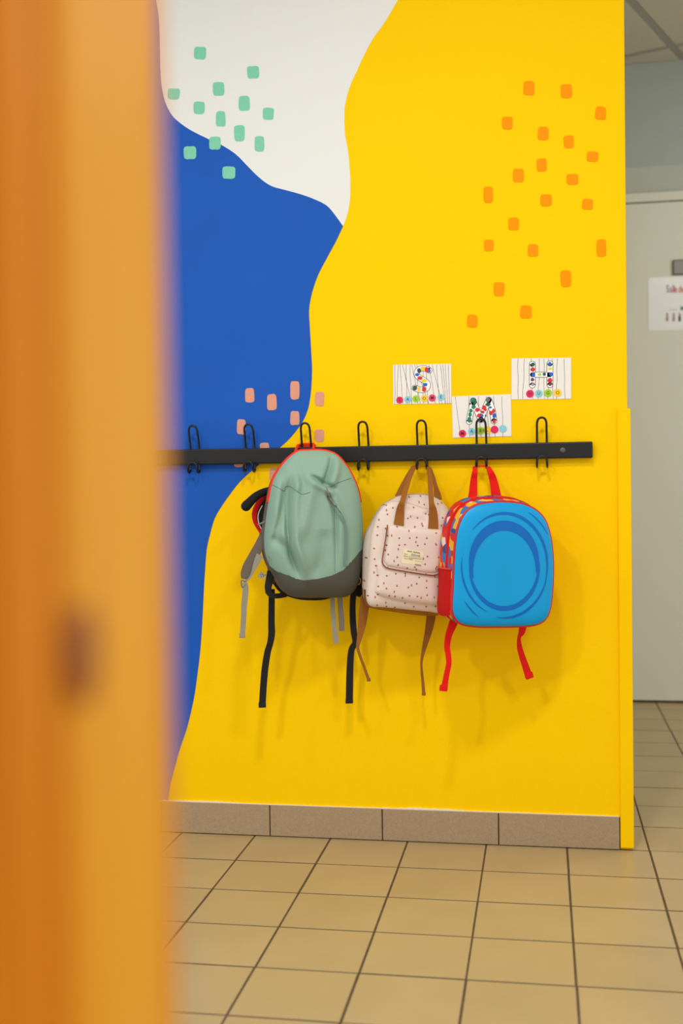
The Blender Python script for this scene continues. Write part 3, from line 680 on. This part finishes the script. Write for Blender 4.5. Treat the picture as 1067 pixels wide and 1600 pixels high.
# ---- cream dotted backpack -------------------------------------------------------------------
def dotted():
    m = bpy.data.materials.new('cream cloth with small brown prints'); m.use_nodes = True; nt = m.node_tree; N = nt.nodes; L = nt.links; b = N['Principled BSDF']
    b.inputs['Roughness'].default_value = 0.8; b.inputs['Specular IOR Level'].default_value = 0.25
    tc = N.new('ShaderNodeTexCoord'); sx_ = N.new('ShaderNodeSeparateXYZ'); mp = N.new('ShaderNodeCombineXYZ')
    L.new(tc.outputs['Object'], sx_.inputs[0]); L.new(sx_.outputs[0], mp.inputs[0]); L.new(sx_.outputs[2], mp.inputs[1])
    col = None
    for k, (sc, off, thr, c) in enumerate(((42, (0, 0, 0), 0.078, (160, 90, 88)), (34, (7.013, 3.011, 0), 0.052, (178, 116, 110)))):
        m2 = N.new('ShaderNodeMapping'); m2.inputs['Location'].default_value = off; L.new(mp.outputs[0], m2.inputs[0])
        if k:
            m2.inputs['Scale'].default_value = (1.0, 0.6, 1) if k == 1 else (0.6, 1, 1); m2.inputs['Rotation'].default_value = (0, 0, 0.7*(1 if k == 1 else -1))
        v = N.new('ShaderNodeTexVoronoi'); v.inputs['Scale'].default_value = sc; v.voronoi_dimensions = '2D'; v.inputs['Randomness'].default_value = 0.55; L.new(m2.outputs[0], v.inputs['Vector'])
        lt = N.new('ShaderNodeMapRange'); lt.inputs['From Min'].default_value = thr; lt.inputs['From Max'].default_value = thr+0.025; lt.inputs['To Min'].default_value = 1; lt.inputs['To Max'].default_value = 0
        L.new(v.outputs['Distance'], lt.inputs[0])
        mx = N.new('ShaderNodeMixRGB'); mx.inputs[2].default_value = lin(c)
        if col is None: mx.inputs[1].default_value = lin((228, 210, 200))
        else: L.new(col, mx.inputs[1])
        L.new(lt.outputs[0], mx.inputs[0]); col = mx.outputs[0]
    L.new(col, b.inputs['Base Color'])
    n2 = N.new('ShaderNodeTexNoise'); n2.inputs['Scale'].default_value = 900; L.new(tc.outputs['Object'], n2.inputs['Vector'])
    bp = N.new('ShaderNodeBump'); bp.inputs['Strength'].default_value = 0.25; bp.inputs['Distance'].default_value = 0.002; L.new(n2.outputs[0], bp.inputs['Height']); L.new(bp.outputs[0], b.inputs['Normal'])
    return m
f_dot = dotted(); f_cream = fabric('cream lining', (222, 204, 190)); f_brn = fabric('brown webbing', (150, 94, 34)); m_leather = mat('brown faux leather', (146, 88, 40), 0.5, bump=(300, .2)); m_pipe = mat('brown piping', (140, 76, 40), 0.55)
Z3 = (550, 700, 4.0); A2 = math.radians(18)
o2 = WF.lp(632, 958, -0.06); fr2 = Frame((o2[0], -0.052, o2[2]), A2)
bag2 = empty('cream_backpack', fr2.o, A2); tag(bag2, 'cream backpack with tiny brown prints, brown handles and a cream name label', 'backpack')
out2 = zz([(280,334),(304,336),(370,350),(440,374),(520,392),(585,410),(604,440),(602,520),(590,640),(578,780),(568,900),(562,1000),(548,1031),(470,1022),(330,1008),(200,996),(132,990),(102,972),(90,925),(93,850),(105,700),(114,590),(124,530),(138,478),(152,432),(172,396),(205,360),(240,337)], Z3)
sh2 = Shell(fr2, out2, -0.088, 0.022, p=5.0, q=2.2)
def c2(pts, amp, wid, ridge=0, side=1): sh2.crease(zz(pts, Z3), amp, wid, ridge, side)
c2([(300,372),(360,385),(420,392)], 0.003, 0.005); c2([(440,420),(480,402),(540,400)], 0.005, 0.004, .003, 1); c2([(170,400),(150,520),(140,640)], 0.003, .006)
c2([(350,440),(420,450),(470,470)], 0.003, .008)
V, Fc = sh2.front_vf(40, 200); mk('front_panel', V, Fc, f_dot, bag2)
sh2b = Shell(fr2, [(611,781),(622,775),(640,772),(663,771.5),(680,776),(693,786),(701,800),(701,830),(696,880),(692,930),(689,954),(681,962),(650,961),(600,954),(580,950),(571,944),(567.5,925),(567,880),(568,855),(572,834),(578,822),(583,812),(591,799),(599,788)], -0.045, 0.01)
V = []; Fc = []; na = 200; TH = np.linspace(-np.pi, np.pi, na, endpoint=False)
LO = [(0.0, -0.088, 1.0), (0.18, -0.084, 1.004), (0.55, -0.068, 1.008), (0.92, -0.050, 1.004), (1.0, -0.036, 1.0), (1.0, -0.016, 0.985), (1.0, -0.004, 0.94), (1.0, 0.0, 0.5)]
for mx_, yy, sc in LO:
    for t in TH:
        e = np.array([math.cos(t), math.sin(t)]); p = (sh2.c+e*sh2.R(t)*sc)*(1-mx_)+(sh2b.c+e*sh2b.R(t)*sc)*mx_; V.append((p[0], yy, p[1]))
for k in range(len(LO)-1): Fc += [(k*na+a, k*na+(a+1) % na, (k+1)*na+(a+1) % na, (k+1)*na+a) for a in range(na)]
Fc.append(tuple(range((len(LO)-1)*na, len(LO)*na))); Va = np.array(V)
zb = [fr2.lp(x, y, -0.05)[[0, 2]] for x, y in zz([(40,868),(100,885),(118,975),(330,1000),(600,1022),(700,1000)], Z3)]; zb = np.array(zb)
gu, gb = [], []
for f in Fc:
    c = Va[list(f)].mean(0); (gu if c[2] > np.interp(c[0], zb[:, 0], zb[:, 1]) else gb).append(f)
mk('gusset', *sub(V, gu), f_dot, bag2); mk('base_panel', *sub(V, gb), m_leather, bag2)
tube('front_piping', sh2.rim(60, 235, 1.0, -0.0885, 70), 0.0016, fabric('cream piping', (204, 184, 172)), bag2, 6, 1, smooth_path=False)
tube('main_zip', [V[3*na+k] for k in range(na) if 60 < math.degrees(TH[k]) % 360 < 225], 0.0014, fabric('zip tape', (170, 156, 146)), bag2, 6, 1, smooth_path=False)
# front pocket, flap, piping, label
sh2.patch('front_pocket', zz([(172,700),(160,800),(146,880),(150,905),(200,930),(300,955),(430,975),(540,985),(562,960),(566,850),(560,720),(400,690)], Z3), 0.012, f_dot, bag2, nr=14, soft=10)
flap_o = [(222,483),(214,550),(205,610),(194,680),(192,712),(205,736),(235,750),(380,775),(480,790),(520,790),(545,778),(556,750),(563,700),(572,640),(578,560),(578,515),(470,505),(340,494)]
sh2.patch('pocket_flap', zz(flap_o, Z3), 0.0175, f_dot, bag2, nr=14, soft=14, smooth=4)
tube('flap_piping', [sh2.snap(x, y, 0.0150) for x, y in catmull(np.array(zz([(222,481),(212,550),(203,610),(191,680),(189,713),(203,739),(235,754),(380,779),(480,794),(520,794),(548,781),(560,752),(567,700),(575,640)], Z3)), 4)], 0.0017, m_pipe, bag2, 8, 1, smooth_path=False)
lab = sh2.patch('name_label', [(630.2,856.2),(663.2,862.0),(659.2,885.5),(626.4,880.4)], 0.0186, mat('cream woven label', (238, 226, 186), 0.7), bag2, nr=4, inset=-0.014, soft=40, smooth=1)
Z8 = (615, 845, 17.78); lrot = math.radians(-10)
def lab_pt(x, y): return sh2.snap(x/Z8[2]+Z8[0], y/Z8[2]+Z8[1], 0.0196)
m_li = mat('label ink', (96, 90, 84), 0.7); m_pen = mat('blue pen', (96, 98, 150), 0.6)
for t, x, y, sz in (('Name', 335, 365, .0036), ('Address', 335, 425, .0034), ('Phone Number', 410, 503, .0034)):
    p = lab_pt(x, y); text_at('label_text', t, sz, (p[0], p[2]), m_li, lab, lrot, p[1], bold=.00006)
for a, b in (((375, 280), (510, 300)), ((540, 305), (735, 345)), ((590, 655), (760, 680))):
    p, q = lab_pt(*a), lab_pt(*b); nd = 7 if a[0] < 500 else 8
    pp = []
    for k in range(nd):
        c = np.array(p)+(np.array(q)-p)*(k+.5)/nd; w2 = np.linalg.norm(np.array(q)-p)/nd*.34
        pp.append(box_vf(c[0]-w2, c[0]+w2, c[1]-.0001, c[1]+.0001, c[2]-.0011, c[2]+.0011))
    mk('label_print', *join_vf(pp), m_li, lab, False)
for a, b in (((420, 425), (790, 462)), ((415, 470), (790, 505)), ((580, 555), (780, 578))):
    tube('label_rule', [lab_pt(*a), lab_pt(*b)], 0.00022, m_li, lab, 5, 2)
p = lab_pt(600, 395); text_at('handwriting', 'Salomé', .0078, (p[0], p[2]), m_pen, lab, lrot, p[1]-.0001, shear=.35)
wav = [lab_pt(430+k*18, 470+k*2.0+(10 if k % 2 else -10)) for k in range(20)]
tube('handwriting', wav, 0.00022, m_pen, lab, 5, 3)
# front and rear handles over the hook
hk = HX[4]; hl = fr2.loc((hk-.0165, -.024, .9555)); hr = fr2.loc((hk+.0150, -.024, .9555))
def handle(name, fr, base, top, material, parent, thick=.0028):
    P = [fr.lp(*b[:3]) for b in base]+[np.array(t[:3]) for t in top]; Wv = [b[3]*PXM for b in base]+[t[3] for t in top]
    return ribbon(name, P, Wv, (1, 0, 0), thick, material, parent, 6)
def d2(x, y, off): return sh2.snap(x/4+550, y/4+700, off)[1]
for nm, base, tp in (
    ('front_handle', [(291,480,15),(298,420,13.5),(304,372,11),(316,330,8),(335,262,8),(357,190,7.5),(385,128,6)], hl),
    ('front_handle', [(507,512,15.5),(508,440,14),(505,390,12),(497,345,8.2),(491,270,7.5),(487,190,7),(478,128,6)], hr)):
    P = []; Wd = []
    for k, (x, y, wd) in enumerate(base):
        ys = d2(x, 420, .004)-.003; f = max(0, (325-y)/(325-95)); d = ys*(1-f)+tp[1]*f if y < 400 else d2(x, y, .0035)
        P.append(fr2.lp(x/4+550, y/4+700, d)); Wd.append(wd*PXM)
    P.append(np.array(tp)); Wd.append(.008)
    ribbon(nm, P, Wd, (1, 0, 0), .0028, f_brn, bag2, 6)
ribbon('front_handle', [np.array(hl)+[-.002, 0, -.004], np.array(hl)+[.004, 0, .0012], (np.array(hl)+hr)/2+[0, 0, .002], np.array(hr)+[-.004, 0, .0012], np.array(hr)+[.002, 0, -.004]], [.014]*5, (0, 1, 0), .0028, f_brn, bag2, 5)
for base, tp in (([(284,305,8.5),(318,235,8),(352,170,7),(385,118,6)], np.array(hl)+[0, .006, -.001]), ([(540,322,11),(533,290,11),(522,240,6.5),(508,190,6),(485,130,6)], np.array(hr)+[0, .006, -.001])):
    P = [fr2.lp(x/4+550, y/4+700, -.035+(tp[1]+.035)*k/len(base)) for k, (x, y, wd) in enumerate(base)]+[tp]
    ribbon('rear_handle', P, [b[2]*PXM for b in base]+[.008], (1, 0, 0), .0028, f_brn, bag2, 6)
# shoulder straps hanging below
strap('shoulder_strap', fr2, zz([(85,930,-0.01,15),(74,1010,-0.012,14.5),(64,1090,-0.016,13),(46,1190,-0.02,8),(36,1245,-0.022,5),(50,1300,-0.022,4.5),(76,1370,-0.02,4.2),(102,1445,-0.02,5)], Z3), 0.0026, f_brn, bag2)
strap('shoulder_strap', fr2, zz([(495,1030,-0.02,14),(490,1080,-0.02,14),(474,1160,-0.024,11),(448,1260,-0.028,6.5),(434,1335,-0.028,3.6),(436,1400,-0.026,3.8),(442,1460,-0.024,4.6),(447,1530,-0.024,5)], Z3), 0.0026, f_brn, bag2)
for x, y, d in ((104, 1450, -.02), (448, 1538, -.024)):
    p = fr2.lp(x/4+550, y/4+700, d); V, Fc = box_vf(p[0]-.0048, p[0]+.0048, p[1]-.003, p[1]+.003, p[2]-.0035, p[2]+.0045, .0016); mk('strap_end', V, Fc, f_brn, bag2, True, auto=60)

# ---- blue and red backpack --------------------------------------------------------------------
def comic():
    m = bpy.data.materials.new('red yellow and blue print'); m.use_nodes = True; nt = m.node_tree; N = nt.nodes; L = nt.links; b = N['Principled BSDF']
    b.inputs['Roughness'].default_value = 0.6; tc = N.new('ShaderNodeTexCoord')
    v = N.new('ShaderNodeTexVoronoi'); v.inputs['Scale'].default_value = 52; L.new(tc.outputs['Object'], v.inputs['Vector'])
    r = N.new('ShaderNodeValToRGB'); r.color_ramp.interpolation = 'CONSTANT'; els = r.color_ramp.elements
    for p, c in ((0, (214, 26, 20)), (.30, (240, 170, 30)), (.50, (24, 120, 190)), (.68, (224, 40, 30)), (.80, (34, 74, 140)), (.88, (244, 190, 60)), (.955, (234, 226, 214))):
        if p == 0: els[0].color = lin(c)
        else: e = els.new(p); e.color = lin(c)
    els[-1].position = 1.0 if els[-1].position > .99 else els[-1].position
    sp_ = N.new('ShaderNodeSeparateColor'); L.new(v.outputs['Color'], sp_.inputs[0]); L.new(sp_.outputs[0], r.inputs[0]); L.new(r.outputs[0], b.inputs['Base Color'])
    return m
f_comic = comic(); m_cyan = mat('glossy sky blue shell', (4, 156, 220), 0.42, var=(7, 0.05), spec=0.25); m_arc = mat('deep blue print', (2, 104, 192), 0.42, spec=0.25); m_rim = mat('red vinyl piping', (196, 24, 30), 0.4)
f_red3 = fabric('bright red webbing', (226, 22, 14)); f_mesh = fabric('red mesh', (206, 16, 16), weave=1600, strength=.6); m_shine = mat('red hem', (232, 44, 30), .5)
Z4 = (670, 700, 4.0); A3 = math.radians(23)
o3 = WF.lp(785, 985, -0.07); fr3 = Frame((o3[0], -0.077, o3[2]), A3)
bag3 = empty('blue_backpack', fr3.o, A3); tag(bag3, 'sky blue hard-front backpack with red trim, rightmost on the coat rail', 'backpack')
out3 = zz([(141,1000),(146,880),(152,740),(162,590),(180,490),(225,400),(300,352),(400,336),(500,336),(590,350),(670,388),(725,450),(756,540),(772,650),(776,770),(770,900),(755,1010),(720,1078),(650,1108),(540,1116),(400,1118),(290,1116),(200,1100),(155,1060)], Z4)
sh3 = Shell(fr3, out3, -0.098, 0.017, p=7.0, q=2.0)
V, Fc = sh3.front_vf(44, 200, 0.985); mk('front_shell', V, Fc, m_cyan, bag3)
tube('rim_piping', sh3.rim(-180, 178, 0.992, -0.099, 140), 0.0036, m_rim, bag3, 8, 1, closed=True, smooth_path=False)
R3 = [(0.992, -0.098, 0, 0), (1.006, -0.094, 0, 0), (1.016, -0.082, 0, .002), (1.022, -0.070, -.001, .004)]
mk('front_gusset', *sh3.band_vf(R3, na=180), f_comic, bag3)
R3 = [(1.024, -0.070, -.001, .004), (1.033, -0.066, -.001, .0045), (1.036, -0.058, -.001, .006), (1.031, -0.054, -.001, .006)]
mk('zip_band', *sh3.band_vf(R3, na=180), f_red2, bag3)
R3 = [(1.031, -0.055, -.001, .006), (1.040, -0.040, -.001, .008), (1.036, -0.018, -.002, .008), (1.0, -0.004, -.002, .006), (0.5, 0.0, -.002, 0)]
mk('rear_gusset', *sh3.band_vf(R3, na=180, cap=True), f_comic, bag3)
# side pockets of red mesh
for t0, t1 in ((183, 222), (-38, 2)):
    Rp = [(1.012, -0.090, 0, 0), (1.030, -0.086, -.0005, 0), (1.062, -0.068, -.001, .0), (1.072, -0.045, -.001, .0), (1.060, -0.020, -.002, .0), (1.03, -0.010, -.002, .0)]
    mk('side_pocket', *sh3.band_vf(Rp, t0, t1, 40), f_mesh, bag3)
    th = t0+.6 if t0 > 0 else t1-.6
    hem = [sh3.rim(th, th, r[0]+.003, r[1], 1, r[2], r[3])[0] for r in Rp]; tube('pocket_hem', hem, 0.0022, m_shine, bag3, 8, 4)
# printed swirl of arcs on the shell (figures are left off)
Z5 = (700, 770, 5.928); ec = (520, 672)
def arc(rx, ry, a0, a1, wmax, taper=True, skew=0):
    n = 48; Vv = []
    for k in range(n+1):
        t = k/n; a = math.radians(a0+(a1-a0)*t); wd = wmax*(math.sin(math.pi*t)**0.6 if taper else 1)+.8
        for s_ in (-.5, .5):
            x = ec[0]+(rx+s_*wd)*math.cos(a); y = ec[1]-(ry+s_*wd*1.1)*math.sin(a)
            Vv.append((x/Z5[2]+Z5[0], y/Z5[2]+Z5[1]))
    Vv = np.array(Vv); Vv = sh3.snaps(Vv[:, 0], Vv[:, 1], 0.0006)
    mk('printed_arc', Vv, [(2*k, 2*k+1, 2*k+3, 2*k+2) for k in range(n)], m_arc, bag3)
arc(400, 482, 138, -20, 26); arc(405, 487, -15, -100, 22); arc(395, 470, 246, 170, 18)
arc(305, 368, 200, -12, 84); arc(322, 400, 178, 372, 40)
arc(470, 560, 62, 30, 10); arc(455, 560, 216, 238, 12)
# handle
hk = HX[5]; hl = fr3.loc((hk-.0175, -.0245, .953)); hr = fr3.loc((hk+.0150, -.0245, .953))
P = [fr3.lp(x/4+670, y/4+700, d) for x, y, d in ((272,318,-.036),(276,285,-.034),(281,200,-.030),(288,140,-.027))]+[np.array(hl)]
ribbon('handle', P, [14*PXM, 13.2*PXM, 10.5*PXM, 7.5*PXM, .008], (1, 0, 0), .003, f_red3, bag3, 6)
P = [fr3.lp(x/4+670, y/4+700, d) for x, y, d in ((425,325,-.036),(420,290,-.034),(402,200,-.030),(378,135,-.027))]+[np.array(hr)]
ribbon('handle', P, [16*PXM, 15*PXM, 12*PXM, 8*PXM, .008], (1, 0, 0), .003, f_red3, bag3, 6)
ribbon('handle', [np.array(hl)+[-.002, 0, -.004], np.array(hl)+[.004, 0, .0014], (np.array(hl)+hr)/2+[0, 0, .0026], np.array(hr)+[-.004, 0, .0014], np.array(hr)+[.002, 0, -.004]], [.014]*5, (0, 1, 0), .003, f_red3, bag3, 5)
# red straps below
strap('shoulder_strap', fr3, zz([(165,1060,-0.03,14),(150,1100,-0.03,13),(124,1170,-0.03,10.5),(114,1240,-0.03,9),(122,1300,-0.032,8.5),(124,1350,-0.033,8.2),(108,1430,-0.033,8.6),(96,1500,-0.033,10)], Z4), 0.0026, f_red3, bag3)
strap('shoulder_strap', fr3, zz([(588,1110,-0.02,12),(580,1150,-0.022,10),(564,1185,-0.024,5.5),(566,1240,-0.026,8),(582,1300,-0.028,9.5),(604,1365,-0.028,10.5),(626,1432,-0.028,12)], Z4), 0.0026, f_red3, bag3)
for x, y, d, a in ((92, 1500, -.033, -8), (627, 1422, -.028, 16)):
    p = fr3.lp(x/4+670, y/4+700, d); c, s = math.cos(math.radians(a)), math.sin(math.radians(a))
    V, Fc = box_vf(-.0098, .0098, -.0026, .0026, -.0075, .0075, .001); V = [(p[0]+c*v[0]-s*v[2], p[1]+v[1], p[2]+s*v[0]+c*v[2]) for v in V]; mk('strap_end', V, Fc, f_red3, bag3, True, auto=50)

# ------------------------------------------------------------------ wooden post in the foreground
def wood(nm, ca, cb):
    m = bpy.data.materials.new(nm); m.use_nodes = True; nt = m.node_tree; N = nt.nodes; L = nt.links; b = N['Principled BSDF']
    b.inputs['Roughness'].default_value = 0.4; b.inputs['Specular IOR Level'].default_value = 0.15; tc = N.new('ShaderNodeTexCoord'); mp = N.new('ShaderNodeMapping'); mp.inputs['Scale'].default_value = (26, 26, 1.1); L.new(tc.outputs['Object'], mp.inputs[0])
    n = N.new('ShaderNodeTexNoise'); n.inputs['Scale'].default_value = 1.6; n.inputs['Detail'].default_value = 5; L.new(mp.outputs[0], n.inputs['Vector'])
    r = N.new('ShaderNodeValToRGB'); r.color_ramp.elements[0].position = .3; r.color_ramp.elements[0].color = lin(ca); r.color_ramp.elements[1].position = .7; r.color_ramp.elements[1].color = lin(cb)
    L.new(n.outputs[0], r.inputs[0]); L.new(r.outputs[0], b.inputs['Base Color']); return m
m_wood = wood('orange varnished wood', (212, 120, 4), (236, 152, 18))
PY1 = -2.490; ex = WF.lp(270, 800, PY1)[0]; PY0 = PY1-0.125
post = empty('wooden_post', (ex, PY1, 0.0)); tag(post, 'orange wooden post close to the camera in the left foreground, blurred', 'post')
def face_y(px):                                   # where the post's side face is seen
    D_ = FWD*F_PX+RGT*(px-533.5); return CAM[1]+D_[1]*(ex-CAM[0])/D_[0]-PY1
m_wood_lit = wood('varnished wood in lit tone', (224, 142, 16), (242, 170, 44))  # paler copy of the wood: light on the side face put into its colour
box('upright', -0.05, 0.0, face_y(110), 0.0, 0.0, 1.155, m_wood_lit, post, 0.004)
box('front_upright', -0.15, -0.001, face_y(30), face_y(88), 0.0, 1.155, m_wood, post, 0.005)
box('core', -0.13, -0.013, face_y(80), -0.012, 0.0, 1.155, m_wood, post, 0.002)
box('top_shade_board', -0.22, 0.035, PY0-PY1-0.05, 0.05, 1.155, 1.18, m_wood, post, 0.005)  # unseen board added above the frame to shade the upper end of the post
D = FWD*F_PX+RGT*(128-533.5)-UPV*(1022-800); t = (ex-CAM[0])/D[0]; kp = CAM+D*t
n = 20; V = []; Fc = []
for r, x in ((0.0105, 0.0), (0.0100, 0.0016), (0.007, 0.0022), (0.0, 0.0024)):
    V += [(x, kp[1]-PY1+r*math.cos(2*math.pi*a/n), kp[2]+r*1.5*math.sin(2*math.pi*a/n)) for a in range(n)]
for q in range(3): Fc += [(q*n+a, q*n+(a+1) % n, (q+1)*n+(a+1) % n, (q+1)*n+a) for a in range(n)]
mk('knot', V, Fc, mat('dark wood knot', (148, 80, 10), .5), post)
